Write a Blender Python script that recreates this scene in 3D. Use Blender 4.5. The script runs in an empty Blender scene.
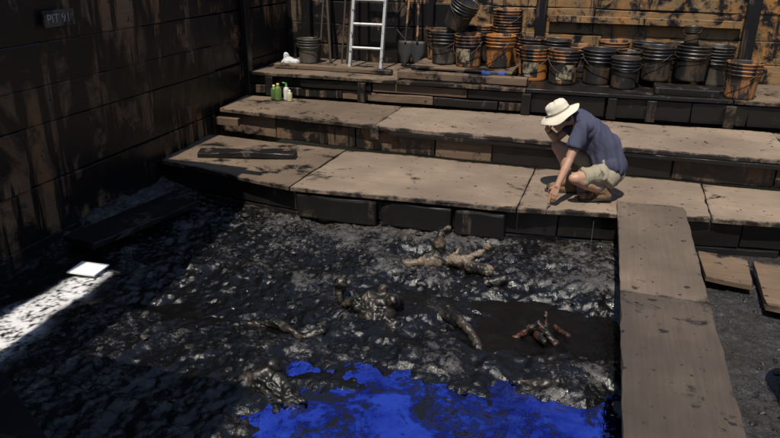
import bpy, bmesh, math, random
import numpy as np
from mathutils import Vector, Matrix, Quaternion
random.seed(7); rng=np.random.default_rng(7)
C=bpy.context.scene.collection
# ------------------------------------------------------------------ helpers
def link(o,parent=None):
    C.objects.link(o)
    if parent is not None: o.parent=parent
    return o
def empty(name):
    e=bpy.data.objects.new(name,None); e.empty_display_size=.1; return link(e)
def mesh_obj(name,verts,faces,mat=None,parent=None,smooth=False):
    me=bpy.data.meshes.new(name); me.from_pydata([tuple(v) for v in verts],[],faces); me.update()
    if smooth: me.polygons.foreach_set('use_smooth',[True]*len(me.polygons))
    o=bpy.data.objects.new(name,me)
    if mat: me.materials.append(mat)
    return link(o,parent)
def bevel(o,w=.006,seg=2):
    m=o.modifiers.new('bev','BEVEL'); m.width=w; m.segments=seg; m.limit_method='ANGLE'; m.angle_limit=math.radians(40)
    return o
# ------------------------------------------------------------------ materials
def nt(name):
    m=bpy.data.materials.new(name); m.use_nodes=True; t=m.node_tree; t.nodes.clear()
    out=t.nodes.new('ShaderNodeOutputMaterial'); b=t.nodes.new('ShaderNodeBsdfPrincipled')
    t.links.new(b.outputs[0],out.inputs[0]); return m,t,b
def N(t,typ,**k):
    n=t.nodes.new(typ)
    for a,v in k.items(): setattr(n,a,v)
    return n
def noise(t,vec,scale,detail=5,rough=.6,dist=0):
    n=N(t,'ShaderNodeTexNoise'); n.inputs['Scale'].default_value=scale; n.inputs['Detail'].default_value=detail
    n.inputs['Roughness'].default_value=rough; n.inputs['Distortion'].default_value=dist
    t.links.new(vec,n.inputs['Vector']); return n.outputs['Fac']
def ramp(t,fac,stops):
    r=N(t,'ShaderNodeValToRGB'); e=r.color_ramp.elements
    while len(e)<len(stops): e.new(.5)
    for i,(p,c) in enumerate(stops):
        e[i].position=p; e[i].color=(c,c,c,1) if isinstance(c,(int,float)) else (*c,1)
    t.links.new(fac,r.inputs[0]); return r.outputs[0]
def mixc(t,f,a,b):
    m=N(t,'ShaderNodeMix',data_type='RGBA')
    for s,v in ((m.inputs[0],f),(m.inputs[6],a),(m.inputs[7],b)):
        if hasattr(v,'is_output'): t.links.new(v,s)
        elif isinstance(v,tuple): s.default_value=(*v,1)
        else: s.default_value=v
    return m.outputs[2]
def math_(t,op,a,b=0.0,c=None,clamp=False):
    m=N(t,'ShaderNodeMath',operation=op,use_clamp=clamp)
    for i,v in enumerate((a,b,c)):
        if v is None: continue
        if hasattr(v,'is_output'): t.links.new(v,m.inputs[i])
        else: m.inputs[i].default_value=v
    return m.outputs[0]
def attr(t,n):
    a=N(t,'ShaderNodeAttribute',attribute_name=n); return a.outputs['Fac']
def coords(t,scale=(1,1,1),rand=True):
    tc=N(t,'ShaderNodeTexCoord'); v=tc.outputs['Object']
    if rand:
        oi=N(t,'ShaderNodeObjectInfo'); a=N(t,'ShaderNodeVectorMath',operation='MULTIPLY_ADD')
        cmb=N(t,'ShaderNodeCombineXYZ')
        for i in range(3): t.links.new(oi.outputs['Random'],cmb.inputs[i])
        t.links.new(cmb.outputs[0],a.inputs[0]); a.inputs[1].default_value=(37,19,53); t.links.new(v,a.inputs[2]); v=a.outputs[0]
    mp=N(t,'ShaderNodeMapping'); mp.inputs['Scale'].default_value=scale; t.links.new(v,mp.inputs[0]); return mp.outputs[0]
def bump(t,b,h,strength=.4,dist=.01):
    n=N(t,'ShaderNodeBump'); n.inputs['Strength'].default_value=strength; n.inputs['Distance'].default_value=dist
    t.links.new(h,n.inputs['Height']); t.links.new(n.outputs[0],b.inputs['Normal'])
def wood(name,c1,c2,tar=.5,axis='x',drip=True,rough=.8,rust=None,tscale=1.6,spots=True,soft=.06,edge=0,dripoff=0.0):
    m,t,b=nt(name)
    g={'x':(1.2,22,22),'y':(22,1.2,22),'z':(22,22,1.2)}[axis]
    vg=coords(t,g); v1=coords(t); v0=coords(t,rand=False)
    grain=noise(t,vg,1.6,4,.65); big=noise(t,v1,1.3,3,.6)
    col=mixc(t,ramp(t,grain,[(.3,0),(.7,1)]),c1,c2)
    col=mixc(t,ramp(t,big,[(.3,.6),(.65,0)]),col,tuple(x*.45 for x in c1))
    if rust:
        rn=noise(t,coords(t,(1.5,1.5,.7),False),2.6,6,.7,.5)
        col=mixc(t,ramp(t,rn,[(.48,0),(.62,.9)]),col,rust)
    th=1-tar
    tn=noise(t,v0,tscale,7,.68,.4); lo=.32+.36*th
    mask=ramp(t,tn,[(lo-.02,0),(lo+soft,1)])
    if drip:
        dn=noise(t,coords(t,(7,7,.5),False),1.0,6,.66,.3); dl=.36+.32*th+dripoff
        mask=math_(t,'MAXIMUM',mask,ramp(t,dn,[(dl,0),(dl+.07,1)]))
    if spots:
        sn=noise(t,v0,14,3,.5); mask=math_(t,'MAXIMUM',mask,ramp(t,sn,[(.66,0),(.70,.8)]))
    if edge:
        en=math_(t,'MULTIPLY_ADD',attr(t,'edge'),edge,math_(t,'MULTIPLY',noise(t,v0,5,6,.7,.3),1.0))
        mask=math_(t,'MAXIMUM',mask,ramp(t,en,[(.83,0),(1.0,.95)]))
        col=mixc(t,ramp(t,noise(t,v0,.9,5,.6),[(.42,.0),(.62,.65)]),col,tuple(x*.58 for x in c1))
    col=mixc(t,mask,col,(.009,.008,.008))
    t.links.new(col,b.inputs['Base Color'])
    rr=math_(t,'MULTIPLY_ADD',mask,-(rough-.36),rough); t.links.new(rr,b.inputs['Roughness'])
    h=math_(t,'ADD',math_(t,'MULTIPLY',grain,.5),math_(t,'MULTIPLY',mask,.5)); h=math_(t,'ADD',h,math_(t,'MULTIPLY',noise(t,v0,40,3,.6),.35))
    bump(t,b,h,.55,.008); return m
def plain(name,c,rough=.6,metal=0,var=.25,scale=8,b_=.2,dirt=0,dirtc=(.012,.01,.009),stretch=(1,1,1)):
    m,t,b=nt(name); v=coords(t,stretch)
    n=noise(t,v,scale,5,.6); col=mixc(t,n,tuple(x*(1-var) for x in c),tuple(min(1,x*(1+var)) for x in c))
    if dirt:
        dn=noise(t,v,scale*.6,7,.65,.3); lo=.36+.3*(1-dirt)
        mk=ramp(t,dn,[(lo-.03,0),(lo+.05,1)]); col=mixc(t,mk,col,dirtc)
    t.links.new(col,b.inputs['Base Color']); b.inputs['Roughness'].default_value=rough; b.inputs['Metallic'].default_value=metal
    bump(t,b,noise(t,v,scale*5,3,.6),b_,.004); return m
M={}
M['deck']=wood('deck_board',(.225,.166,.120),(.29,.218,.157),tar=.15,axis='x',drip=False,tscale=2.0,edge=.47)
M['deck_walk']=wood('walkway_board',(.125,.092,.067),(.165,.124,.092),tar=.19,axis='y',drip=False,tscale=2.6,edge=.38)
M['deck_walk2']=wood('walkway_board_dimmed',(.062,.046,.035),(.090,.068,.051),tar=.27,axis='y',drip=False,tscale=2.6,edge=.40)  # near boards darkened in colour for the light falloff, with more tar
M['deck_dim']=wood('deck_board_dim',(.14,.098,.065),(.20,.142,.095),tar=.34,axis='x',drip=False,tscale=2.2,edge=.45)  # dimmer light on left decks put into colour, upper step browner, more tar
M['fascia']=wood('tarred_timber',(.11,.068,.038),(.18,.115,.068),tar=.60,axis='x',tscale=2.4)
M['fascia_blk']=wood('black_tarred_timber',(.042,.031,.024),(.07,.051,.036),tar=.80,axis='x',tscale=2.4)
M['wall_l']=wood('tarred_wall_plank',(.15,.088,.043),(.22,.13,.064),tar=.64,axis='y',rust=(.22,.10,.035),tscale=1.1,dripoff=.0)
M['wall_b']=wood('rusty_wall_plank',(.19,.112,.045),(.29,.175,.078),tar=.48,axis='x',rust=(.31,.135,.028),tscale=2.8,dripoff=.04)
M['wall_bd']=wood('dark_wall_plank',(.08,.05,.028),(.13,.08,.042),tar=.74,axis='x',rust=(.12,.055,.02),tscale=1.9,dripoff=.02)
M['post']=wood('tarred_post',(.07,.042,.025),(.11,.07,.04),tar=.68,axis='z')
M['brown']=wood('brown_board',(.12,.078,.048),(.18,.12,.076),tar=.38,axis='x',drip=False)
# ------------------------------------------------------------------ numpy noise
tab=rng.random((256,256))
def vn(x,y,o=0):
    ix=np.floor(x).astype(int); iy=np.floor(y).astype(int); fx=x-ix; fy=y-iy
    fx=fx*fx*(3-2*fx); fy=fy*fy*(3-2*fy)
    g=lambda a,b: tab[(a+o*37)%256,(b+o*71)%256]
    return (g(ix,iy)*(1-fx)+g(ix+1,iy)*fx)*(1-fy)+(g(ix,iy+1)*(1-fx)+g(ix+1,iy+1)*fx)*fy
def fbm(x,y,f,oc,o=0,gain=.5):
    s=0;a=1;tot=0
    for i in range(oc):
        c,sn=math.cos(i*1.1),math.sin(i*1.1)
        s=s+a*vn((x*c-y*sn)*f+i*9.3,(x*sn+y*c)*f+i*4.7,o+i); tot+=a; a*=gain; f*=2.03
    return s/tot
# ------------------------------------------------------------------ terrain
def gauss(x,y,cx,cy,sx,sy): return np.exp(-(((x-cx)/sx)**2+((y-cy)/sy)**2)**1.4)
def height(x,y):
    h=-.385+.13*(fbm(x,y,1.1,5,1)-.5)
    rid=1-np.abs(2*fbm(x,y,3.2,4,5)-1)
    h=h+.085*(rid-.75)*(0.3+1.4*fbm(x,y,.9,2,9))
    h=h+.050*(fbm(x,y,10,5,12,.66)-.5)
    h=h+.045*np.clip((y-5.1)/.9,0,1)*(0.4+fbm(x,y,5,3,15))
    e1=.40*(fbm(x,y,2.6,5,20,.6)-.5); e2=.40*(fbm(x,y,2.6,5,27,.6)-.5)
    h=h-.135*gauss(x+e1,y+e2,-.34,3.27,1.20,.60)-.19*gauss(x+e1*.7,y+e2*.7,-.12,4.80,.55,.42)
    h=h-.07*gauss(x,y,-1.45,3.05,.30,.28)-.045*gauss(x,y,-2.6,5.3,.5,.25)-.06*gauss(x,y,-2.9,4.3,.6,.35)-.05*gauss(x,y,-1.2,5.0,.5,.25)
    k=np.clip((x-.75)/.2,0,1); h=h*(1-k)+k*(-.37+.05*(fbm(x,y,7,5,3,.6)-.5))
    kb=np.clip((-4.0-x)/.7,0,1); h=h+kb*.13*(.5+fbm(x,y,1.5,3,33))*np.clip((y-4.4)/.8,0,1)
    ks=np.clip(1.3-np.abs(x+4.0)/.35,0,1)*np.clip((4.7-y)/.3,0,1); h=h*(1-ks)+ks*(-.375+.02*(fbm(x,y,12,4,50,.6)-.5))
    return h
xs=np.concatenate([np.linspace(-5,-4.9,2),np.arange(-4.85,2.5,.0125),np.linspace(2.55,6.3,60)])
ys=np.concatenate([np.linspace(-4.3,2.1,70),np.arange(2.15,6.75,.0125),np.linspace(6.8,7.3,8)])
X,Y=np.meshgrid(xs,ys); Z=height(X,Y)
ny,nx=X.shape
V=np.stack([X,Y,Z],-1).reshape(-1,3)
idx=np.arange(nx*ny).reshape(ny,nx)
F=np.stack([idx[:-1,:-1],idx[:-1,1:],idx[1:,1:],idx[1:,:-1]],-1).reshape(-1,4)
me=bpy.data.meshes.new('tar_ground'); me.vertices.add(len(V)); me.vertices.foreach_set('co',V.ravel())
me.loops.add(F.size); me.loops.foreach_set('vertex_index',F.ravel().astype(np.int32))
me.polygons.add(len(F)); me.polygons.foreach_set('loop_start',np.arange(0,F.size,4,dtype=np.int32))
me.polygons.foreach_set('loop_total',np.full(len(F),4,dtype=np.int32)); me.update(calc_edges=True); me.validate()
me.polygons.foreach_set('use_smooth',np.ones(len(F),bool))
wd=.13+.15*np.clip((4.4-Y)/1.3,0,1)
glare_streak=np.exp(-((X+4.0+.03*np.sin(Y*9)+(.12*(fbm(X,Y,6,3,40)-.5)))/wd)**4)*np.clip((4.5-Y)/.08,0,1)*np.clip((Y-2.0)/.3,0,1)
glare_streak=glare_streak*np.clip((fbm(X,Y,30,4,44,.65)-.33)*5,0,1)
rub=np.clip((Y-4.6)/1.3,0,1)*np.clip((0.3-X)/.1,0,1)*np.clip((X+4.4)/.8,0,1)
grav=np.clip((X-.75)/.1,0,1)
for nm,a in (('glare_streak',glare_streak),('rubble',rub),('gravel',grav)):
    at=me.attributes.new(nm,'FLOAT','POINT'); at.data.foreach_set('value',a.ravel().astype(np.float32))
m,t,b=nt('tar_and_crust')
v=coords(t,rand=False)
sep=N(t,'ShaderNodeSeparateXYZ'); t.links.new(v,sep.inputs[0])
hn=math_(t,'MULTIPLY_ADD',sep.outputs[2],8.0,3.50)
n1=noise(t,v,1.7,6,.7,.8); n2=noise(t,v,22,5,.7); n3=noise(t,v,90,2,.6)
k=math_(t,'ADD',math_(t,'MULTIPLY',hn,.30),math_(t,'MULTIPLY',n1,1.5)); k=math_(t,'ADD',k,math_(t,'MULTIPLY',n2,1.15))
k=math_(t,'ADD',k,math_(t,'MULTIPLY',attr(t,'rubble'),.12))
crust=ramp(t,math_(t,'MULTIPLY',k,.45),[(.685,0),(.79,1)])
crust=math_(t,'MAXIMUM',crust,math_(t,'MULTIPLY',attr(t,'gravel'),math_(t,'MULTIPLY_ADD',n2,1.2,-.05)),None,True)
cc=mixc(t,ramp(t,n3,[(.35,0),(.7,1)]),(.020,.019,.019),(.090,.087,.087))
cc=mixc(t,ramp(t,noise(t,v,1.1,3,.6),[(.50,0),(.65,.5)]),cc,(.042,.032,.025))
col=mixc(t,crust,(.004,.004,.0045),cc)
col=mixc(t,attr(t,'glare_streak'),col,(.70,.70,.71))  # pale streak of sun glare on wet tar, painted into the colour
t.links.new(col,b.inputs['Base Color'])
r=math_(t,'MULTIPLY_ADD',crust,.46,.05); r=math_(t,'ADD',r,math_(t,'MULTIPLY',ramp(t,noise(t,v,5,5,.6),[(.35,0),(.65,1)]),.20)); t.links.new(r,b.inputs['Roughness'])
hh=math_(t,'ADD',math_(t,'MULTIPLY',n2,1.0),math_(t,'MULTIPLY',n3,.25)); bump(t,b,hh,.6,.014)
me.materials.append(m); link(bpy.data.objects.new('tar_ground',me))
def sheetgrid(name,x0,x1,y0,y1,z,mat,nu=40):
    wx=np.linspace(x0,x1,nu); wy=np.linspace(y0,y1,nu)
    vv=[(x,y,z) for y in wy for x in wx]; ff=[(j*nu+i,j*nu+i+1,(j+1)*nu+i+1,(j+1)*nu+i) for j in range(nu-1) for i in range(nu-1)]
    return mesh_obj(name,vv,ff,mat,smooth=True)
m,t,b=nt('sky_tinted_water'); v=coords(t,rand=False)
sc1=noise(t,v,2.4,9,.74,.9); sc2=noise(t,v,19,5,.65)
kk=math_(t,'MULTIPLY_ADD',sc2,.26,math_(t,'MULTIPLY',sc1,.78))
mk=ramp(t,kk,[(.555,0),(.590,1)])
sky_tint=mixc(t,ramp(t,noise(t,v,3.4,6,.65,.6),[(.36,1),(.58,0)]),(.17,.25,1.0),(.07,.10,.62))  # blue sky reflection strengthened in the metal colour, lighter and darker patches painted
sky_tint=mixc(t,ramp(t,kk,[(.50,0),(.565,.8)]),sky_tint,(.015,.02,.12))
t.links.new(mixc(t,mk,sky_tint,(.005,.005,.006)),b.inputs['Base Color'])
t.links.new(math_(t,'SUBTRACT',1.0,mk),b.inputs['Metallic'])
rn=noise(t,v,5,5,.6,.4); t.links.new(math_(t,'MULTIPLY_ADD',mk,.14,ramp(t,rn,[(.45,.02),(.75,.10)])),b.inputs['Roughness'])
bump(t,b,math_(t,'ADD',math_(t,'MULTIPLY',noise(t,v,6,5,.6),.8),math_(t,'MULTIPLY',mk,.6)),.30,.02)
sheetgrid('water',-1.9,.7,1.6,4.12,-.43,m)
m,t,b=nt('liquid_tar'); v=coords(t,rand=False)
t.links.new(mixc(t,ramp(t,noise(t,v,6,6,.7,.5),[(.5,0),(.7,1)]),(.003,.003,.003),(.008,.007,.006)),b.inputs['Base Color'])
b.inputs['IOR'].default_value=1.33
t.links.new(ramp(t,noise(t,v,5,6,.7,.4),[(.4,.05),(.62,.35)]),b.inputs['Roughness']); bump(t,b,math_(t,'ADD',noise(t,v,5,6,.7,.5),math_(t,'MULTIPLY',noise(t,v,28,4,.6),.2)),.5,.03)
sheetgrid('tar_pool',-4.8,.7,4.125,6.3,-.45,m); sheetgrid('tar_pool',-4.8,-1.905,1.6,4.12,-.428,m)
# clods
def ico(sub):
    bm=bmesh.new(); bmesh.ops.create_icosphere(bm,subdivisions=sub,radius=1); vs=[v.co.copy() for v in bm.verts]; fs=[[v.index for v in f.verts] for f in bm.faces]; bm.free(); return vs,fs
iv,jf=ico(2); iva=np.array([tuple(p) for p in iv])
VV=[];FF=[];n=0
def clod(x,y,z,s,sq=.6):
    global n
    d=iva*(1+.6*(rng.random((len(iva),1))-.5)); q=Quaternion(rng.normal(size=4)).normalized().to_matrix()
    d=d@np.array(q)*np.array([s*rng.uniform(.7,1.4),s*rng.uniform(.7,1.4),s*sq])+np.array([x,y,z])
    VV.extend(d.tolist()); FF.extend([[a+n for a in f] for f in jf]); n+=len(iva)
for i in range(1400):
    if rng.random()<.5: x=rng.uniform(-4.2,.25); y=rng.uniform(5.1,6.3)
    else: x=rng.uniform(-3.6,.25); y=rng.uniform(2.4,6.2)
    h=float(height(np.array([x]),np.array([y]))[0])
    if h<-.445: continue
    clod(x,y,h-.004,.006+.030*rng.random()**3)
for i in range(700):
    x=rng.uniform(.9,2.4); y=rng.uniform(3,6.5); h=float(height(np.array([x]),np.array([y]))[0]); clod(x,y,h,.006+.02*rng.random()**3)
M['clod']=plain('crust_clod',(.036,.033,.031),.5,0,.6,22,.5,.68,(.006,.006,.006))
mesh_obj('tar_clods',VV,FF,M['clod'],smooth=False)
# ------------------------------------------------------------------ boards
def plank(name,q,z0,z1,mat,parent=None,jit=.004,bw=.006,warp=.004,n=None):
    q=[Vector((a,b_)) for a,b_ in q]; L=max((q[1]-q[0]).length,(q[2]-q[3]).length); W=max((q[3]-q[0]).length,(q[2]-q[1]).length)
    nu=max(1,int(L/.12)); nw=max(1,int(W/.12)); vs=[];fs=[];ed=[]
    s1=rng.uniform(0,9)
    for lay in (0,1):
        for j in range(nw+1):
            for i in range(nu+1):
                u=i/nu;w=j/nw; p=q[0]*(1-u)*(1-w)+q[1]*u*(1-w)+q[2]*u*w+q[3]*(1-u)*w
                e=(j in(0,nw)); dy=rng.normal()*jit if (e and lay) else 0; dx=rng.normal()*jit if (i in(0,nu) and lay) else 0
                zz=(z1 if lay else z0)+warp*math.sin(u*7+s1+w*2)*(1 if lay else .5)
                vs.append((p.x+dx,p.y+dy,zz)); ed.append(1.0 if e else (.75 if i in (0,nu) else 0))
    K=(nu+1)*(nw+1); A=lambda l,j,i:l*K+j*(nu+1)+i
    for j in range(nw):
        for i in range(nu):
            fs.append((A(1,j,i),A(1,j,i+1),A(1,j+1,i+1),A(1,j+1,i))); fs.append((A(0,j,i),A(0,j+1,i),A(0,j+1,i+1),A(0,j,i+1)))
    for i in range(nu):
        fs.append((A(0,0,i),A(0,0,i+1),A(1,0,i+1),A(1,0,i))); fs.append((A(0,nw,i+1),A(0,nw,i),A(1,nw,i),A(1,nw,i+1)))
    for j in range(nw):
        fs.append((A(0,j+1,0),A(0,j,0),A(1,j,0),A(1,j+1,0))); fs.append((A(0,j,nu),A(0,j+1,nu),A(1,j+1,nu),A(1,j,nu)))
    o=mesh_obj(name,vs,fs,mat,parent); at=o.data.attributes.new('edge','FLOAT','POINT'); at.data.foreach_set('value',np.array(ed,np.float32)); bevel(o,bw); return o
def box(name,x0,x1,y0,y1,z0,z1,mat,parent=None,bw=.006,jit=.003,warp=0):
    return plank(name,[(x0,y0),(x1,y0),(x1,y1),(x0,y1)],z0,z1,mat,parent,jit,bw,warp)
def beams(parent,pts,z0,z1,rows,mats,th=.12,gap=.008,Lr=(.8,1.5),prefix='beam'):
    xs_=[p[0] for p in pts]; ys_=[p[1] for p in pts]; k=0
    for r_ in range(rows):
        a=z0+(z1-z0)*r_/rows+gap/2; b_=z0+(z1-z0)*(r_+1)/rows-gap/2; x=xs_[0]
        while x<xs_[-1]-.02:
            L=random.uniform(*Lr); x2=min(x+L,xs_[-1]); 
            if xs_[-1]-x2<.3: x2=xs_[-1]
            y1=np.interp(x,xs_,ys_); y2=np.interp(x2-gap,xs_,ys_); d=random.uniform(-.012,.018)
            plank('%s_%d'%(prefix,k),[(x,y1+d),(x2-gap,y2+d),(x2-gap,y2+d+th),(x,y1+d+th)],a,b_-random.uniform(0,.006),random.choice(mats),parent,.005,.012,.005); k+=1
            x=x2
s1=empty('timber_step')
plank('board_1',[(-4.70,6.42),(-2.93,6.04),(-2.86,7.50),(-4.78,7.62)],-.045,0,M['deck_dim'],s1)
plank('board_2',[(-2.915,6.04),(-.635,6.15),(-.60,7.52),(-2.845,7.50)],-.045,.0,M['deck'],s1)
plank('board_3',[(-.62,6.15),(1.10,6.46),(1.12,7.52),(-.585,7.52)],-.045,.002,M['deck'],s1)
plank('board_4',[(1.115,6.46),(3.4,6.75),(3.4,7.52),(1.135,7.52)],-.045,0,M['deck'],s1)
plank('board_5',[(3.41,6.75),(6.1,6.9),(6.1,7.52),(3.41,7.52)],-.045,0,M['deck'],s1)
fp=[(-4.75,6.50),(-2.93,6.12),(-.6,6.23),(.27,6.38),(1.7,6.62),(6.1,6.98)]
beams(s1,fp,-.55,-.05,2,[M['fascia_blk']],.14,.012,(.7,1.3))
for i,(x0,x1,d) in enumerate([(-2.85,-2.0,0),(-1.97,-1.25,.02),(-1.22,-.72,-.01)]):
    y=float(np.interp((x0+x1)/2,[p[0] for p in fp],[p[1] for p in fp]))
    box('block_%d'%i,x0,x1,y-.085+d,y-.02,-.33,-.075,M['fascia_blk'],s1,.02,.010,.008)
s2=empty('timber_step')
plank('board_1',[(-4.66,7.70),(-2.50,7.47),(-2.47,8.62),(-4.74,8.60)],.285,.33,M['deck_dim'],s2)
plank('board_2',[(-2.49,7.47),(.02,7.44),(.03,8.66),(-2.46,8.62)],.285,.332,M['deck'],s2)
plank('board_3',[(.03,7.44),(1.95,7.50),(1.95,8.72),(.04,8.66)],.285,.33,M['deck'],s2)
plank('board_4',[(1.96,7.50),(6.1,7.55),(6.1,8.8),(1.96,8.72)],.285,.33,M['deck'],s2)
beams(s2,[(-4.7,7.78),(-2.5,7.54),(0,7.51),(2,7.57),(6.1,7.62)],0.004,.28,1,[M['fascia'],M['fascia_blk'],M['fascia'],M['brown']],.14,.012,(.55,1.2))
box('trim',-2.3,6.1,7.46,7.50,.235,.28,M['fascia_blk'],s2)
box('end_board',-4.66,-4.35,7.60,7.66,.14,.24,M['brown'],s2)
box('bracket',-2.53,-2.42,7.44,7.465,.18,.35,M['deck'],s2)
s3=empty('timber_step')
beams(s3,[(-4.72,8.70),(-2.4,8.70),(-.9,8.73)],.335,.60,2,[M['fascia'],M['brown'],M['fascia_blk']],.14,.012,(.6,1.4))
beams(s3,[(-.88,8.74),(2.0,8.84),(6.1,8.9)],.335,.60,1,[M['fascia_blk'],M['fascia'],M['fascia_blk']],.14,.012,(.5,1.1))
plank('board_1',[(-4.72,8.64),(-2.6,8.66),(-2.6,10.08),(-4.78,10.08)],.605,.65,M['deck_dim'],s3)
plank('board_2',[(-2.59,8.66),(-.9,8.68),(-.9,10.08),(-2.59,10.08)],.605,.652,M['fascia'],s3)
plank('board_3',[(-.89,8.69),(1.5,8.80),(1.5,10.08),(-.89,10.08)],.605,.65,M['fascia_blk'],s3)
plank('board_4',[(1.51,8.80),(6.1,8.86),(6.1,10.08),(1.51,10.08)],.605,.65,M['deck_dim'],s3)
for i,x in enumerate((-4.45,-3.1,-.93,.1,.55,1.42)):
    box('post_%d'%i,x,x+.11,8.60 if x<0 else 8.70,8.645 if x<-1 else 8.72,.34,.60,M['post'],s3,.008)
box('kerb_timber',-2.6,-.9,8.78,8.92,.66,.76,M['brown'],s3,.012)
box('kerb_timber_2',-4.5,-2.75,9.0,9.12,.655,.72,M['brown'],s3,.012)
box('low_block',.62,1.35,8.86,9.2,.655,.74,M['fascia_blk'],s3,.012)
w=empty('walkway')
plank('board_1',[(.30,4.62),(.885,4.62),(.875,6.55),(.275,6.55)],.006,.05,M['deck_walk'],w)
plank('board_2',[(.31,2.30),(.90,2.30),(.885,4.61),(.30,4.61)],.006,.05,M['deck_walk2'],w)
plank('board_3',[(.31,-3.9),(.92,-3.9),(.90,2.29),(.31,2.29)],.006,.05,M['deck_walk2'],w)
box('joist_1',.36,.44,-3.9,6.25,-.10,.003,M['fascia_blk'],w); box('joist_2',.74,.82,-3.9,6.25,-.10,.003,M['fascia_blk'],w)
for i,y in enumerate((-3,-1,1,3,4.6,5.9)): box('leg_%d'%i,.38,.80,y,y+.1,-.6,-.105,M['fascia_blk'],w)
vp=empty('viewing_platform')
for i in range(7): box('board_%d'%i,-1.1,.27,-1.5+i*.2,-1.31+i*.2,.55,.6,M['deck_walk'],vp)
for i,(x,y) in enumerate([(-1,-1.4),(.15,-1.4),(-1,-.25),(.15,-.25)]): box('leg_%d'%i,x,x+.1,y,y+.1,-.6,.545,M['post'],vp)
plank('tarred_plank',[(-4.35,6.62),(-3.25,6.93),(-3.28,7.05),(-4.38,6.78)],.005,.075,M['fascia_blk'],None,.012,.012,.012)
plank('tarred_plank',[(-4.30,6.80),(-3.33,7.07),(-3.36,7.17),(-4.33,6.92)],.004,.05,M['fascia'],None,.01,.01,.01)
plank('loose_board',[(1.03,5.75),(1.38,5.68),(1.42,6.22),(1.02,6.30)],-.31,-.26,M['brown'],None)
plank('loose_board',[(1.42,5.35),(1.95,5.25),(2.05,6.1),(1.46,6.2)],-.31,-.25,M['brown'],None)
plank('loose_board',[(-4.2,1.9),(-2.75,1.6),(-2.62,2.35),(-3.75,3.0)],-.30,-.25,M['fascia_blk'],None)
plank('loose_board',[(-4.6,4.7),(-4.2,4.62),(-3.9,5.9),(-4.35,6.05)],-.28,-.22,M['fascia_blk'],None,.01)
# ------------------------------------------------------------------ walls
TOP=3.65
wl=empty('timber_wall'); z=-.6;k=0
while z<TOP:
    h=random.uniform(.32,.55); y=-4.2
    while y<10.1:
        L=random.uniform(2.6,4.8); y2=min(y+L,10.12); d=random.uniform(-.006,.006)
        x=np.interp(y,[-4,10],[-4.72,-4.80])+d
        plank('plank_%d'%k,[(x-.09,y),(x,y),(x,y2-.005),(x-.09,y2-.005)],z,z+h-.005,M['wall_l'],wl,.006,.010,.010); k+=1; y=y2
    z+=h
box('backing',-5.0,-4.93,-4.2,10.2,-.6,3.58,M['wall_bd'],wl)
for i,y in enumerate((2.2,8.6)): box('post_%d'%i,-4.765,-4.69,y,y+.13,-.5,TOP+.1,M['post'],wl,.01)
wb=empty('timber_wall'); z=.3;k=0
while z<TOP:
    h=random.uniform(.26,.5); x=-4.9
    while x<6.2:
        L=random.uniform(1.8,3.4); x2=min(x+L,6.25); d=random.uniform(-.008,.008)
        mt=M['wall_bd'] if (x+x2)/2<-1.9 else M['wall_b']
        box('plank_%d'%k,x,x2-.005,10.12+d,10.2+d,z,z+h-.006,mt,wb,.010,.006,.010); k+=1; x=x2
    z+=h
box('backing',-4.9,6.25,10.23,10.3,-.6,3.58,M['wall_bd'],wb)
for i,(x,wd_) in enumerate(((-4.5,.14),(-2.55,.12),(-.98,.14),(1.66,.16),(3.8,.14))): box('post_%d'%i,x,x+wd_,10.0,10.1,.655,TOP+.15,M['post'],wb,.01)
box('rail',-.8,1.64,10.03,10.09,1.34,1.43,M['wall_b'],wb)
wr=empty('timber_wall')
for i in range(15): box('plank_%d'%i,6.25,6.35,-4.3,10.2,-.6+i*.285,-.6+i*.285+.275,M['wall_l'],wr)
wc=empty('timber_wall')
for i in range(15): box('plank_%d'%i,-4.9,6.35,-4.42,-4.32,-.6+i*.285,-.6+i*.285+.275,M['wall_bd'],wc)
gm=plain('dry_ground',(.20,.17,.12),.95,0,.3,1.5,.5)
B=600;z=3.6
mesh_obj('ground',[(-B,-B,z),(B,-B,z),(B,B,z),(-B,B,z),(-5.03,-4.45,z),(6.4,-4.45,z),(6.4,10.32,z),(-5.03,10.32,z)],[(0,1,5,4),(1,2,6,5),(2,3,7,6),(3,0,4,7)],gm)
# ------------------------------------------------------------------ unseen roof added to shade the left of the pit; gap lights the streak
sr=empty('added_shade_roof')
RT=plain('added_roof_sheet',(.18,.17,.16),.6,0,.3,3,.3)
def sheet(nm,q):
    q=[Vector((a,b_,3.75)) for a,b_ in q]; vs=[];fs=[];nn=60
    for j in (0,1):
        for i in range(nn+1):
            u=i/nn; p=(q[0]*(1-u)+q[3]*u) if j==0 else (q[1]*(1-u)+q[2]*u); vs.append((p.x,p.y,p.z+.015*math.sin(i*1.2)))
    for i in range(nn): fs.append((i,nn+1+i,nn+2+i,i+1))
    o=mesh_obj(nm,vs,fs,RT,sr); s=o.modifiers.new('s','SOLIDIFY'); s.thickness=.008
sheet('added_shade_panel_1',[(-5.1,-4.6),(-4.46,-4.6),(-4.30,2.63),(-5.1,2.63)])
sheet('added_shade_panel_2',[(-5.1,2.64),(-3.45,2.64),(-3.75,4.7),(-5.1,4.7)])
sheet('added_shade_panel_3',[(-3.80,-4.6),(-3.2,-4.6),(-3.45,2.63),(-3.98,2.63)])
sheet('added_shade_panel_4',[(-3.22,-4.6),(-1.9,-4.6),(-2.1,1.35),(-3.40,1.35)])
for i,y in enumerate((-3,2.635,4.6)): box('added_rafter_%d'%i,-5.1,-3.5 if y>2 else -1.9,y-.04,y+.04,3.60,3.72,M['post'],sr)
sc=empty('scaffold_tower')
SM=plain('scaffold_steel',(.03,.03,.03),.6,.3)
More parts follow.
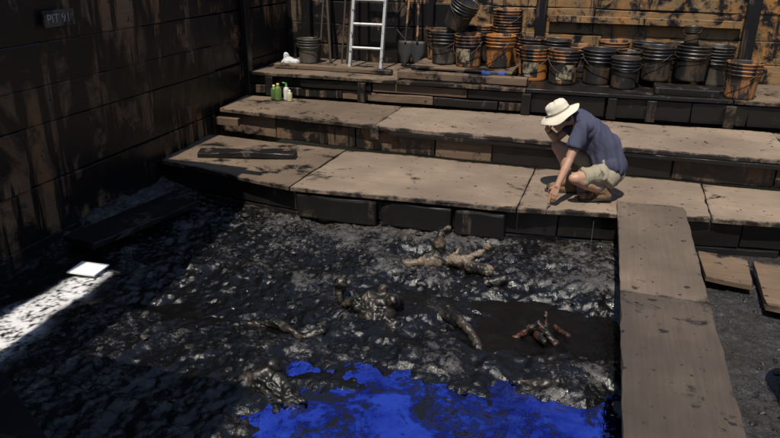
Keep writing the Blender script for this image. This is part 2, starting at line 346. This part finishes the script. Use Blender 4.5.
def tube(name,pts,r,mat,parent=None,seg=8,cyc=False):
    cu=bpy.data.curves.new(name,'CURVE'); cu.dimensions='3D'; cu.bevel_depth=r; cu.bevel_resolution=3; cu.use_fill_caps=True
    sp=cu.splines.new('POLY'); sp.points.add(len(pts)-1)
    for p,c in zip(sp.points,pts): p.co=(*c,1)
    sp.use_cyclic_u=cyc; cu.materials.append(mat); o=bpy.data.objects.new(name,cu)
    C.objects.link(o); 
    dg=bpy.context.evaluated_depsgraph_get(); me=bpy.data.meshes.new_from_object(o.evaluated_get(dg)); bpy.data.objects.remove(o)
    me.polygons.foreach_set('use_smooth',[True]*len(me.polygons))
    return link(bpy.data.objects.new(name,me),parent)
for i,x in enumerate((-1.9,-1.5,-1.05,-.7)): tube('pole_%d'%i,[(x,10.8,3.6),(x,10.8,8.2)],.055,SM,sc)
for i,z in enumerate((4.6,5.6,6.6,7.6)):
    tube('ledger_%d'%i,[(-2.0,10.8,z),(-.6,10.8,z)],.035,SM,sc); tube('brace_%d'%i,[(-1.9,10.8,z-1),(-.7,10.8,z)],.025,SM,sc)
# ------------------------------------------------------------------ lathe / buckets
def lathe(name,prof,mat,parent=None,seg=32,smooth=True,loc=(0,0,0)):
    vs=[];fs=[]
    for r_,z_ in prof:
        for i in range(seg):
            a=2*math.pi*i/seg; vs.append((r_*math.cos(a)+loc[0],r_*math.sin(a)+loc[1],z_+loc[2]))
    for j in range(len(prof)-1):
        for i in range(seg): fs.append((j*seg+i,j*seg+(i+1)%seg,(j+1)*seg+(i+1)%seg,(j+1)*seg+i))
    return mesh_obj(name,vs,fs,mat,parent,smooth)
BK={
 'black':plain('black_plastic',(.018,.017,.017),.42,0,.6,6,.35,.47,(.070,.045,.026),(1,1,.5)),
 'orange':plain('orange_drum',(.36,.14,.03),.55,0,.45,5,.35,.60,(.018,.013,.010),(1.6,1.6,.4)),
 'rust':plain('rust_drum',(.26,.115,.040),.6,0,.5,6,.35,.60,(.018,.014,.011),(1.6,1.6,.45)),
 'grey':plain('grey_drum',(.075,.062,.048),.5,0,.4,5,.3,.60,(.014,.012,.010),(1.3,1.3,.5)),
}
TARF=plain('tar_fill',(.012,.011,.01),.3,0,.4,20,.6); WIRE=plain('wire_bail',(.09,.08,.07),.5,.6,.4,10,.2,.5)
LBL=plain('worn_label',(.33,.27,.17),.7,0,.3,9,.1,.64,stretch=(1,1,.6))
def bucket(x,y,z,kind='black',s=1.0,tilt=None,n=1,lid=False,label=False,ang=None,name='bucket'):
    e=empty(name); H=.41*s; R=.195*s; Rb=.165*s; mat=BK[kind]
    for k in range(n):
        dz=k*.075*s
        p=[(0.001,.012),(Rb-.01,.012),(Rb,0),(Rb+.006,.006)]
        rad=lambda zz:Rb+(R-Rb)*zz/H
        for zz,dr in ((.03,0),(.5*H,0),(.66*H,0),(.665*H,.012),(.685*H,.012),(.69*H,0),(.77*H,0),(.775*H,.013),(.80*H,.013),(.805*H,0),(.88*H,0),(.885*H,.012),(.905*H,.012),(.91*H,.002),(.965*H,.002),(.97*H,.014),(H,.014),(H+.004,.008),(H+.003,-.004),(H-.01,-.006)):
            p.append((rad(zz)+dr,zz))
        if k==n-1:
            if lid: p+= [(R*.9,H-.006),(R*.88,H-.012),(.001,H-.012)]
            else: p+=[(Rb-.0,.25*H),(.001,.25*H)]
        else: p+=[(rad(.6*H)-.006,.6*H)]
        lathe('shell_%d'%k,[(a,b_+dz) for a,b_ in p],mat,e)
    if not lid: lathe('tar_fill',[(.001,.55*H+(n-1)*.075),(R*.91,.55*H+(n-1)*.075)],TARF,e,smooth=False)
    zt=.84*H+(n-1)*.075*s; r_=R+.012; pts=[]
    fall=random.uniform(.08,.2)
    for i in range(17):
        th=math.pi*i/16; px=-math.cos(th)*r_; dr=math.sin(th)
        pts.append((px,-(math.sqrt(max(r_*r_-px*px,0))+.006),zt-dr*fall*s))
    tube('bail',pts,.003,WIRE,e)
    if label:
        vs=[];fs=[]
        for i in range(13):
            a=-math.pi/2-.6+i*.1
            for zz in (.14*H,.6*H): rr=Rb+(R-Rb)*zz/H+.003; vs.append((rr*math.cos(a),rr*math.sin(a),zz))
        for i in range(12): fs.append((2*i,2*i+2,2*i+3,2*i+1))
        mesh_obj('label',vs,fs,LBL,e,True)
    e.location=(x,y,z); e.rotation_euler=tilt if tilt else (random.uniform(-.03,.03),random.uniform(-.03,.03),random.uniform(-.7,.7))
    return e
pl=empty('pallet')
for i in range(7): box('slat_%d'%i,-2.5,-1.12,9.02+i*.14,9.13+i*.14,.76,.785,M['brown'],pl,.004)
for i,x in enumerate((-2.48,-1.86,-1.24)): box('runner_%d'%i,x,x+.1,9.02,9.98,.655,.757,M['fascia_blk'],pl,.004)
bucket(-2.12,9.46,.79,'grey'); bucket(-1.76,9.36,.79,'rust',label=True); bucket(-1.36,9.42,.79,'orange')
bucket(-1.33,9.82,.79,'rust',n=5); bucket(-2.0,9.83,.79,'black',n=2); bucket(-1.68,9.84,.79,'rust',n=2)
bucket(-2.02,9.55,1.27,'black',.95,(.25,.42,.2))
bucket(-2.28,9.83,.79,'rust')
bucket(-.88,9.40,.655,'orange',label=True); bucket(-.50,9.25,.655,'rust',label=True,s=1.02)
bucket(-.66,9.75,.655,'black',n=2); bucket(-.3,9.83,.655,'rust',n=1); bucket(-1.0,9.82,.655,'rust',n=2)
bucket(-.07,9.42,.655,'black',1.05); bucket(.30,9.55,.655,'grey',.98); bucket(.26,9.2,.655,'black',.9)
bucket(.64,9.42,.74,'black'); bucket(.1,9.86,.655,'rust',n=2); bucket(.52,9.86,.655,'black',n=2)
bucket(1.06,9.55,.74,'black',1.05); bucket(.95,9.88,.655,'black',n=2); bucket(1.38,9.84,.655,'grey',n=2)
bucket(1.02,9.60,1.19,'black',.5)
bucket(1.58,9.02,.655,'rust',1.0)
bucket(-4.22,9.62,.655,'grey',.85); 
bucket(1.50,4.20,-.40,'black',1.15,name='tar_bucket')
CR=plain('blue_plastic',(.03,.09,.35),.5,0,.2,6,.1,.3)
cr=empty('crate')
for i in range(3): box('slat_%d'%i,-1.50,-1.20,8.93,8.95,.66+i*.05,.69+i*.05,CR,cr,.003)
for i,x in enumerate((-1.50,-1.23)): box('corner_%d'%i,x,x+.03,8.95,8.975,.655,.80,CR,cr,.003)
AL=plain('aluminium',(.62,.62,.60),.4,.45,.1,20,.1,.25)
la=empty('ladder')
B0=Vector((-3.50,9.42,.655)); B1=Vector((-3.03,9.42,.655)); up=Vector((.015,.17,.98)).normalized()
for nm,bp in (('rail_left',B0),('rail_right',B1)):
    o=box(nm,-.02,.02,-.035,.035,0,3.1,AL,la,.005,0); o.location=bp; o.rotation_euler=(math.atan2(-up.y,up.z),math.atan2(up.x,up.z),0)
for i in range(9):
    a=B0+up*(.28+i*.33); c=B1+up*(.28+i*.33); tube('rung_%d'%i,[tuple(a),tuple(c)],.02,AL,la)
PP=plain('pole_paint',(.05,.035,.025),.6)
for i,(x,xt,r_) in enumerate([(-4.10,-4.02,.016),(-3.92,-4.15,.02),(-3.74,-3.70,.014),(-3.66,-3.56,.02)]):
    tube('leaning_pole',[(x,9.72,.655),(xt,10.08,2.9)],r_,PP)
OR=plain('ash_handle',(.28,.15,.065),.6,0,.3,10,.2,.5)
def shovel(x,xt):
    e=empty('shovel'); tube('shaft',[(x,9.78,1.0),(xt,10.06,2.4)],.017,OR,e)
    vs=[];fs=[];nn=8
    for j in range(nn+1):
        v_=j/nn; hw=.10*math.sqrt(max(0,1-(1-v_)**2.6))if v_<.5 else .115
        for i in range(7):
            u=i/6*2-1; vs.append((x+u*hw*(1 if v_>.1 else .7),9.74+.03*u*u+.05*v_,.66+v_*.36))
    for j in range(nn):
        for i in range(6): fs.append((j*7+i,j*7+i+1,(j+1)*7+i+1,(j+1)*7+i))
    o=mesh_obj('blade',vs,fs,SM,e,True); s=o.modifiers.new('s','SOLIDIFY'); s.thickness=.004
shovel(-2.78,-2.74); shovel(-2.60,-2.66)
tube('hose',[(-2.9+.12*math.sin(i*.5),9.98,.7+i*.06) for i in range(34)],.012,SM)
# ------------------------------------------------------------------ organic builder
def capsule(p0,r0,p1,r1,flat=False,seg=18):
    p0=Vector(p0);p1=Vector(p1); ax=(p1-p0); L=ax.length; q=ax.to_track_quat('Z','Y') if L>1e-6 else Quaternion()
    prof=[]
    if flat: prof=[(1e-4,0),(r0,0),(r1,L),(1e-4,L)]
    else:
        for i in range(7): a=-math.pi/2+i*math.pi/12; prof.append((max(r0*math.cos(a),1e-4),r0*math.sin(a)))
        for i in range(7): a=i*math.pi/12; prof.append((max(r1*math.cos(a),1e-4),L+r1*math.sin(a)))
    vs=[];fs=[]
    for r_,z_ in prof:
        for i in range(seg): a=2*math.pi*i/seg; vs.append(p0+q@Vector((r_*math.cos(a),r_*math.sin(a),z_)))
    for j in range(len(prof)-1):
        for i in range(seg): fs.append((j*seg+i,j*seg+(i+1)%seg,(j+1)*seg+(i+1)%seg,(j+1)*seg+i))
    fs.append(tuple(reversed(range(seg)))); k=(len(prof)-1)*seg; fs.append(tuple(range(k,k+seg)))
    return vs,fs
def ellip(c,rx,ry,rz,rot=None):
    c=Vector(c); R_=rot if rot is not None else Matrix.Identity(3); v_,f_=ico(3)
    return [c+R_@Vector((p.x*rx,p.y*ry,p.z*rz)) for p in v_],f_
def organic(name,parts,vox,mat,parent=None,sm=4,disp=None,solid=None):
    vs=[];fs=[]
    for v_,f_ in parts:
        k=len(vs); vs+=[tuple(p) for p in v_]; fs+=[tuple(a+k for a in f) for f in f_]
    me=bpy.data.meshes.new(name); me.from_pydata(vs,[],fs); o=bpy.data.objects.new(name,me); C.objects.link(o)
    r_=o.modifiers.new('r','REMESH'); r_.mode='VOXEL'; r_.voxel_size=vox
    s=o.modifiers.new('s','SMOOTH'); s.factor=.5; s.iterations=sm
    dg=bpy.context.evaluated_depsgraph_get(); m2=bpy.data.meshes.new_from_object(o.evaluated_get(dg)); bpy.data.objects.remove(o)
    if disp:
        m2.update(); co=np.empty(len(m2.vertices)*3); m2.vertices.foreach_get('co',co); co=co.reshape(-1,3)
        nn=np.array([v.normal[:] for v in m2.vertices]); co=co+nn*disp(co)[:,None]; m2.vertices.foreach_set('co',co.ravel())
    m2.polygons.foreach_set('use_smooth',[True]*len(m2.polygons)); m2.update(); m2.materials.clear(); m2.materials.append(mat)
    o=bpy.data.objects.new(name,m2); return link(o,parent)
# ------------------------------------------------------------------ the man
man=empty('crouching_man')
SK=plain('skin',(.40,.225,.15),.5,0,.12,14,.15); 
SH=plain('navy_cotton',(.045,.048,.085),.9,0,.15,12,.3); KH=plain('khaki_cotton',(.27,.24,.17),.9,0,.15,12,.3,.05,(.12,.10,.07))
HT=plain('hat_canvas',(.60,.55,.44),.85,0,.08,12,.2,.1,(.42,.37,.28)); BT=plain('suede_boot',(.17,.105,.055),.85,0,.3,14,.4,.25); SO=plain('boot_sole',(.03,.025,.02),.8); SX=plain('grey_sock',(.28,.25,.21),.95); HR=plain('hair',(.06,.042,.03),.8,0,.4,60,.8)
shN=Vector((-.115,6.60,.715)); shF=Vector((-.165,6.94,.73)); elN=Vector((-.205,6.46,.43)); wrN=Vector((-.285,6.33,.205))
elF=Vector((-.37,6.88,.515)); wrF=Vector((-.455,6.765,.635))
hipN=Vector((.13,6.64,.27)); hipF=Vector((.13,6.83,.28)); knN=Vector((-.125,6.43,.265)); anN=Vector((.125,6.60,.115)); knF=Vector((-.345,6.86,.445)); anF=Vector((-.20,6.78,.105))
pel=Vector((.155,6.735,.29)); neck=Vector((-.20,6.77,.765))
fwd=Vector((-.84,-.16,-.50)).normalized(); upv=Vector((-.50,-.08,.86)); upv=(upv-fwd*upv.dot(fwd)).normalized(); lat=upv.cross(fwd)
RH=Matrix((lat,-fwd,upv)).transposed()
hc=Vector((-.345,6.755,.765))
hp=lambda x,y,z: hc+RH@Vector((x,y,z))
parts=[ellip(hp(0,.01,.03),.077,.098,.092,RH),capsule(hp(0,-.03,-.03),.062,hp(0,-.055,-.085),.038),capsule(hp(.035,0,-.06),.03,hp(.012,-.06,-.092),.026),capsule(hp(-.035,0,-.06),.03,hp(-.012,-.06,-.092),.026),
 capsule(hp(0,-.088,.015),.010,hp(0,-.108,-.028),.0155),ellip(hp(.013,-.098,-.03),.010,.012,.009,RH),ellip(hp(-.013,-.098,-.03),.010,.012,.009,RH),
 capsule(hp(.02,-.085,.03),.012,hp(-.02,-.085,.03),.012),capsule(hp(.045,-.075,-.005),.018,hp(.04,-.07,-.02),.018),capsule(hp(-.045,-.075,-.005),.018,hp(-.04,-.07,-.02),.018),
 capsule(hp(.022,-.088,-.055),.008,hp(-.022,-.088,-.055),.008),capsule(hp(.018,-.086,-.066),.009,hp(-.018,-.086,-.066),.009),
 ellip(hp(.078,.012,-.005),.010,.020,.032,RH),ellip(hp(-.078,.012,-.005),.010,.020,.032,RH),
 capsule(neck,.058,hp(0,.03,-.05),.053)]
parts+=[capsule(pel,.12,Vector((.07,6.755,.48)),.105),capsule(Vector((.07,6.755,.48)),.105,Vector((-.11,6.77,.66)),.11),capsule(shN,.045,shF,.045)]
parts+=[capsule(shN,.050,shN.lerp(elN,.45),.047),capsule(shN.lerp(elN,.45),.047,elN,.038),capsule(elN,.040,elN.lerp(wrN,.35),.041),capsule(elN.lerp(wrN,.35),.041,wrN,.026)]
parts+=[capsule(shF,.050,elF,.040),capsule(elF,.041,elF.lerp(wrF,.4),.041),capsule(elF.lerp(wrF,.4),.041,wrF,.027)]
parts+=[capsule(hipN,.095,knN,.060),capsule(knN,.060,knN.lerp(anN,.35)+Vector((.02,0,-.01)),.058),capsule(knN.lerp(anN,.35)+Vector((.02,0,-.01)),.058,anN,.036),ellip(knN+Vector((-.02,-.01,0)),.05,.05,.05)]
parts+=[capsule(hipF,.095,knF,.062),capsule(knF,.060,knF.lerp(anF,.35)+Vector((.03,0,0)),.057),capsule(knF.lerp(anF,.35)+Vector((.03,0,0)),.057,anF,.037)]
def hand(W,d,side,curl,nsc=1.0,spread=.06):
    d=Vector(d).normalized(); side=Vector(side); side=(side-d*side.dot(d)).normalized(); n=d.cross(side).normalized()
    if curl<0: n=-n; curl=-curl
    out=[]
    for k,(off,ln) in enumerate(((.030,.072),(.010,.080),(-.011,.075),(-.030,.060))):
        base=W+d*.085*nsc+side*off; out.append(capsule(W+side*off*.55,.017,base,.0125))
        p=base; a=0; dd=d+side*off*spread*20
        for s_,(fr,r_) in enumerate(((.45,.0098),(.30,.0088),(.25,.0078))):
            a+=curl*(.6,1.0,.7)[s_]; v_=(dd*math.cos(a)+n*math.sin(a)).normalized(); p2=p+v_*ln*fr*1.05; out.append(capsule(p,r_,p2,r_-.0008,seg=10)); p=p2
    tb=W+d*.025+side*.028; t1=tb+(d*.6+side*.75+n*.25).normalized()*.04; t2=t1+(d*.85+side*.2+n*.45).normalized()*.032; t3=t2+(d*.9-side*.05+n*.5).normalized()*.025
    out+=[capsule(W+side*.012,.018,tb,.016),capsule(tb,.0155,t1,.012),capsule(t1,.0115,t2,.010),capsule(t2,.010,t3,.0085)]
    return out,p
hN,_=hand(wrN,(-.30,-.22,-1),(-.8,.3,.1),.32); hF,_=hand(wrF,(-.05,-.35,.6),(.2,-.9,-.3),.75)
parts+=hN+hF
organic('body',parts,.0048,SK,man,5)
EY=plain('eye',(.7,.68,.65),.3); IR=plain('iris',(.03,.02,.015),.3)
for sx in (1,-1):
    mesh=ellip(hp(.031*sx,-.083,.012),.012,.010,.007,RH); mesh_obj('eye_%d'%(sx+1),mesh[0],mesh[1],EY,man,True)
    mesh=ellip(hp(.031*sx,-.0925,.012),.005,.002,.005,RH); mesh_obj('iris_%d'%(sx+1),mesh[0],mesh[1],IR,man,True)
    organic('brow_%d'%(sx+1),[capsule(hp(.018*sx,-.098,.036),.005,hp(.046*sx,-.086,.034),.004)],.003,HR,man,1)
organic('mouth',[capsule(hp(.020,-.0965,-.0605),.0022,hp(-.020,-.0965,-.0605),.0022)],.0015,plain('lips',(.22,.09,.07),.5),man,1)
organic('hair',[ellip(hp(0,.03,.025),.083,.092,.075,RH),capsule(hp(.05,.06,-.03),.032,hp(-.05,.06,-.03),.032),capsule(hp(.076,.0,.02),.012,hp(.078,.005,-.0),.008),capsule(hp(-.076,.0,.02),.012,hp(-.078,.005,0),.008)],.005,HR,man,2)
def wr2(amp,f,o_):
    return lambda co: amp*((1-np.abs(2*fbm(co[:,0]+co[:,1]*.6,co[:,2]*.55-co[:,1]*.5+co[:,0]*.5,f,2,o_)-1))**2-.45)
sp=[capsule(Vector((.165,6.74,.33)),.158,Vector((.10,6.755,.50)),.150),capsule(Vector((.10,6.755,.50)),.150,Vector((-.07,6.765,.655)),.148),
    ellip((-.10,6.70,.655),.125,.135,.115),ellip((-.12,6.86,.665),.125,.125,.115),ellip((.17,6.66,.35),.10,.10,.11),ellip((.17,6.82,.35),.10,.10,.11),
    capsule(shN+Vector((.02,.02,0)),.074,shF+Vector((.02,-.02,0)),.074),capsule(Vector((-.10,6.77,.73)),.088,Vector((-.182,6.77,.770)),.072),
    capsule(shN,.076,shN.lerp(elN,.25),.074),capsule(shN.lerp(elN,.2),.074,shN.lerp(elN,.62)+Vector((0,0,0)),.070,True),
    capsule(shF,.076,shF.lerp(elF,.25),.074),capsule(shF.lerp(elF,.2),.074,shF.lerp(elF,.62),.068,True)]
organic('shirt',sp,.0065,SH,man,5,wr2(.034,9,60))
kp=[capsule(pel+Vector((.01,0,-.02)),.150,Vector((.14,6.75,.36)),.152),ellip(hipN+Vector((.04,.0,-.02)),.12,.115,.12),ellip(hipF+Vector((.04,0,-.02)),.12,.11,.12),
    capsule(hipN,.112,hipN.lerp(knN,.4),.100),capsule(hipN.lerp(knN,.3),.102,hipN.lerp(knN,.80),.088,True),
    capsule(hipF,.112,hipF.lerp(knF,.4),.100),capsule(hipF.lerp(knF,.3),.102,hipF.lerp(knF,.78),.086,True)]
organic('shorts',kp,.0065,KH,man,5,wr2(.024,9,70))
def boot(nm,an,toe,heel_up):
    d=(toe-an); d.z=0; d.normalize(); tz=toe.z
    heel=an-d*.045; heel.z=heel_up+.035
    ps=[capsule(an+Vector((0,0,.05)),.050,Vector((heel.x,heel.y,heel.z+.01)),.046),capsule(heel+d*.02,.044,toe+Vector((0,0,.008)),.042),capsule(an+Vector((0,0,.02)),.05,an.lerp(toe,.6)+Vector((0,0,.02)),.044),
        capsule(toe,.043,toe+d*.03,.036)]
    organic(nm,ps,.006,BT,man,3)
    side=Vector((-d.y,d.x,0)); vs=[]
    out_=[]
    for u,wd_ in ((-.09,.028),(-.06,.042),(0,.043),(.08,.046),(.15,.050),(.20,.042),(.225,.022)):
        base=heel+d*(u+.045); f_=min(1,max(0,(u+.03)/.16)); zb=(heel_up-.0)*(1-f_)
        out_.append((base,wd_,zb))
    L_=len(out_)
    for zz in (0.002,.026):
        for bse,wd_,zb in out_: vs.append((bse.x+side.x*wd_,bse.y+side.y*wd_,zb+zz))
        for bse,wd_,zb in reversed(out_): vs.append((bse.x-side.x*wd_,bse.y-side.y*wd_,zb+zz))
    K=2*L_; fs=[tuple(range(K))[::-1],tuple(range(K,2*K))]+[(i,(i+1)%K,K+(i+1)%K,K+i) for i in range(K)]
    o=mesh_obj(nm+'_sole',vs,fs,SO,man); bevel(o,.004)
boot('boot_near',Vector(anN)+Vector((.01,0,-.01)),Vector((-.03,6.575,.05)),.03)
boot('boot_far',Vector(anF),Vector((-.345,6.755,.05)),.0)
organic('sock_near',[capsule(anN.lerp(knN,.05)+Vector((0,0,.03)),.050,anN.lerp(knN,.28)+Vector((0,0,.012)),.054,True)],.005,SX,man,2)
organic('sock_far',[capsule(anF+Vector((0,0,.03)),.047,anF.lerp(knF,.34),.052,True)],.005,SX,man,2)
organic('wristwatch',[capsule(wrF.lerp(elF,.12),.031,wrF.lerp(elF,.22),.033,True)],.004,SO,man,1)
vs=[];fs=[];seg=48
prof=[(.192,.0),(.188,.004),(.16,.008),(.125,.004),(.102,.006),(.100,.03),(.098,.034),(.097,.07),(.088,.095),(.062,.110),(.03,.113),(.001,.111)]
for r_,z_ in prof:
    for i in range(seg):
        a=2*math.pi*i/seg; dz=0
        if r_>.11: dz=(-.034*(r_-.11)/.08*(1+.5*math.cos(2*a+.4))+.008*math.sin(5*a)*(r_-.11)/.08)
        elif r_<.099: dz=.004*math.sin(3*a+1)+.003*math.sin(7*a)
        k_=1.0+.10*abs(math.sin(a)) if r_<.11 else 1+.05*abs(math.sin(a))
        vs.append(hp(r_*math.cos(a),r_*math.sin(a)*k_+.012,.048+z_+dz))
for j in range(len(prof)-1):
    for i in range(seg): fs.append((j*seg+i,j*seg+(i+1)%seg,(j+1)*seg+(i+1)%seg,(j+1)*seg+i))
hat=mesh_obj('hat',vs,fs,HT,man,True); s=hat.modifiers.new('s','SOLIDIFY'); s.thickness=.004; s.offset=0
vs=[];fs=[]
for z_ in (.010,.030):
    for i in range(seg):
        a=2*math.pi*i/seg; vs.append(hp(.104*math.cos(a),.104*math.sin(a)*(1+.1*abs(math.sin(a)))+.012,.048+z_))
for i in range(seg): fs.append((i,(i+1)%seg,seg+(i+1)%seg,seg+i))
mesh_obj('hat_band',vs,fs,plain('hat_band',(.30,.27,.2),.9),man,True)
tr=empty('trowel'); tube('handle',[(-.335,6.27,.13),(-.345,6.235,.06)],.010,OR,tr); tube('blade',[(-.345,6.235,.06),(-.365,6.17,-.03)],.006,WIRE,tr)
# ------------------------------------------------------------------ fossils
BN=plain('fossil_bone',(.14,.105,.072),.5,0,.5,9,.7,.54,(.012,.010,.008)); BR=plain('red_bone',(.075,.028,.019),.5,0,.5,9,.6,.58,(.010,.007,.006)); BD=plain('tar_bone',(.040,.032,.026),.42,0,.6,9,.7,.62,(.006,.006,.005))
rough=lambda a,f,o_: (lambda co: a*(fbm(co[:,0]+co[:,2]*.7,co[:,1]+co[:,2]*.9,f,4,o_,.6)-.5)*2)
def hz(x,y): return float(np.mean(height(np.array([x-.08,x,x+.08,x]),np.array([y,y+.08,y,y-.08]))))
def bone(name,ps,mat,cx_,cy_,lift=.0,vox=.008,a=.030,f=11):
    h=max(hz(cx_,cy_),-.44)+lift
    organic(name,[capsule((p[0][0],p[0][1],p[0][2]+h),p[1],(p[2][0],p[2][1],p[2][2]+h),p[3]) for p in ps],vox,mat,None,1,rough(a,f,int(rng.integers(90))))
bone('fossil_pelvis',[((-1.36,5.42,0),.045,(-1.22,5.50,.05),.07),((-1.22,5.5,.02),.075,(-1.21,5.52,.27),.040),((-1.21,5.52,.26),.048,(-1.15,5.53,.33),.034),((-1.2,5.5,.04),.07,(-.98,5.52,.04),.045),((-.98,5.52,.04),.045,(-.84,5.60,.12),.035),((-.84,5.6,.12),.03,(-.80,5.6,.16),.035),((-.92,5.46,.02),.05,(-.74,5.40,.04),.05),((-1.46,5.36,.0),.04,(-1.36,5.40,.03),.04),((-1.08,5.5,.07),.03,(-1.04,5.55,.15),.022)],BN,-1.2,5.48,.01)
bone('fossil_skull',[((-1.75,4.62,0),.06,(-1.62,4.60,.04),.09),((-1.62,4.6,.03),.10,(-1.42,4.58,.05),.12),((-1.42,4.58,.05),.08,(-1.36,4.52,.14),.04),((-1.55,4.5,0),.07,(-1.3,4.42,-.01),.06),((-1.86,4.68,0),.035,(-1.84,4.70,.17),.030),((-1.5,4.65,.10),.05,(-1.48,4.68,.17),.035)],BD,-1.6,4.6,0,.009,.06,9)
bone('fossil_rib',[((-1.0,4.66,.02),.025,(-.86,4.58,.07),.036),((-.86,4.58,.07),.036,(-.72,4.45,.04),.032),((-.72,4.45,.04),.032,(-.62,4.30,-.03),.035)],BD,-.9,4.6,.01)
bone('fossil_bone',[((-.40,4.60,-.03),.024,(-.24,4.64,.12),.022),((-.24,4.64,.11),.026,(-.10,4.58,.0),.024),((-.30,4.74,0),.030,(-.18,4.50,.04),.024),((-.20,4.72,.17),.016,(-.17,4.62,.0),.022),((-.12,4.78,.02),.02,(-.02,4.60,.07),.018)],BR,-.2,4.6,.0,.006,.018,16)
bone('fossil_bone',[((-.75,5.28,0),.03,(-.60,5.34,.04),.035)],BD,-.7,5.3)
bone('fossil_bone',[((-2.45,4.12,0),.03,(-2.1,4.12,.06),.042),((-2.1,4.12,.06),.035,(-1.90,4.02,.04),.03),((-1.9,4.02,.04),.03,(-1.76,4.08,.08),.032)],BD,-2.1,4.1,-.02)
bone('tar_lump',[((-2.15,3.35,-.02),.05,(-1.9,3.42,.03),.08),((-1.9,3.42,.02),.08,(-1.6,3.33,.01),.06),((-1.95,3.5,.06),.05,(-1.88,3.5,.09),.03)],BD,-1.9,3.4,-.02,.01,.08,8)
bone('fossil_bone',[((-.34,3.98,-.01),.03,(-.12,3.96,.01),.045),((-.12,3.96,.01),.04,(-.02,4.02,.02),.03)],BD,-.2,3.98,-.01)
# ------------------------------------------------------------------ small things
WT=plain('white_sheet',(.80,.80,.79),.6,0,.03,5,.05)
plank('white_tile',[(-4.20,4.26),(-3.93,4.28),(-3.95,4.50),(-4.22,4.48)],-.345,-.330,WT,None,0,.002,0)
def bottle(x,y,z,c,h,r_,cap=(.7,.7,.68),spray=False):
    e=empty('spray_bottle' if spray else 'bottle')
    lathe('body',[(.001,0),(r_,0),(r_*1.02,.01),(r_,h*.62),(r_*.8,h*.74),(r_*.35,h*.82),(r_*.33,h*.86)],plain('bottle_plastic',c,.35),e,20)
    lathe('cap',[(r_*.40,h*.84),(r_*.42,h*.95),(.001,h*.96)],plain('cap',cap,.4),e,16)
    if spray: tube('nozzle',[(0,0,h*.95),(0,0,h*1.02),(-.05,0,h*1.04)],.012,plain('cap',cap,.4),e)
    e.location=(x,y,z)
bottle(-4.17,8.42,.33,(.10,.17,.04),.24,.045,(.45,.40,.08)); bottle(-4.07,8.47,.33,(.5,.5,.45),.22,.04,(.05,.2,.05),True); bottle(-4.26,8.48,.33,(.06,.11,.04),.2,.045,(.5,.5,.12)); bottle(-3.99,8.40,.33,(.45,.42,.24),.16,.035)
organic('plastic_bag',[ellip((-4.36,9.2,.72),.12,.09,.07),ellip((-4.28,9.23,.71),.08,.08,.06),ellip((-4.40,9.2,.80),.05,.04,.05)],.01,plain('white_bag',(.5,.5,.5),.5),None,1,rough(.03,14,5))
sg=empty('stencil_sign'); SGM=plain('sign_plate',(.10,.075,.05),.7,0,.3,9,.2,.4); PNT=plain('faded_paint',(.38,.36,.32),.8,0,.3,20,.2,.35)
mesh_obj('plate',[(-4.695,5.03,1.60),(-4.695,5.40,1.60),(-4.695,5.40,1.74),(-4.695,5.03,1.74),(-4.715,5.03,1.60),(-4.715,5.40,1.60),(-4.715,5.40,1.74),(-4.715,5.03,1.74)],[(0,1,2,3),(7,6,5,4),(0,4,5,1),(1,5,6,2),(2,6,7,3),(3,7,4,0)],SGM,sg)
tx=bpy.data.curves.new('letters','FONT'); tx.body='PIT 91'; tx.size=.11; tx.extrude=.001; tx.materials.append(PNT)
to=bpy.data.objects.new('letters',tx); to.location=(-4.692,5.055,1.632); to.rotation_euler=(math.pi/2,0,math.pi/2); link(to,sg)
ST=plain('string',(.16,.15,.14),.8)
tube('grid_string',[(.08,6.05,.0),(.08,6.05,-.40)],.0015,ST)
# ------------------------------------------------------------------ light
S=Vector((-.03,-.43,.90)).normalized()
sun=bpy.data.lights.new('sun','SUN'); sun.energy=5.0; sun.angle=math.radians(.5); sun.color=(1,.92,.80)
so=bpy.data.objects.new('sun',sun); so.rotation_euler=S.to_track_quat('Z','Y').to_euler(); so.location=(0,0,20); link(so)
wd=bpy.data.worlds.new('World'); bpy.context.scene.world=wd; wd.use_nodes=True; t=wd.node_tree; bg=t.nodes['Background']
sk=t.nodes.new('ShaderNodeTexSky'); sk.sky_type='NISHITA'; sk.sun_disc=False; sk.sun_elevation=math.asin(S.z); sk.sun_rotation=math.atan2(S.x,S.y); sk.air_density=1.0; sk.dust_density=.6
t.links.new(sk.outputs[0],bg.inputs[0]); bg.inputs[1].default_value=.135
# ------------------------------------------------------------------ camera
p=math.radians(21.73); s=math.radians(16.96); r=math.radians(.57)
Fv=Vector((-math.sin(s)*math.cos(p),math.cos(s)*math.cos(p),-math.sin(p))); Rv=Vector((math.cos(s),math.sin(s),0)); Uv=Rv.cross(Fv)
cx=Rv*math.cos(r)+Uv*math.sin(r); cy=-Rv*math.sin(r)+Uv*math.cos(r)
cam=bpy.data.cameras.new('camera'); cam.lens=31.7; cam.sensor_width=36; cam.clip_end=2000
co=bpy.data.objects.new('camera',cam); co.matrix_world=Matrix((( cx.x,cy.x,-Fv.x,0),(cx.y,cy.y,-Fv.y,0),(cx.z,cy.z,-Fv.z,2.3),(0,0,0,1))); link(co)
sc_=bpy.context.scene; sc_.camera=co; sc_.view_settings.view_transform='Standard'; sc_.view_settings.look='None'; sc_.view_settings.exposure=0
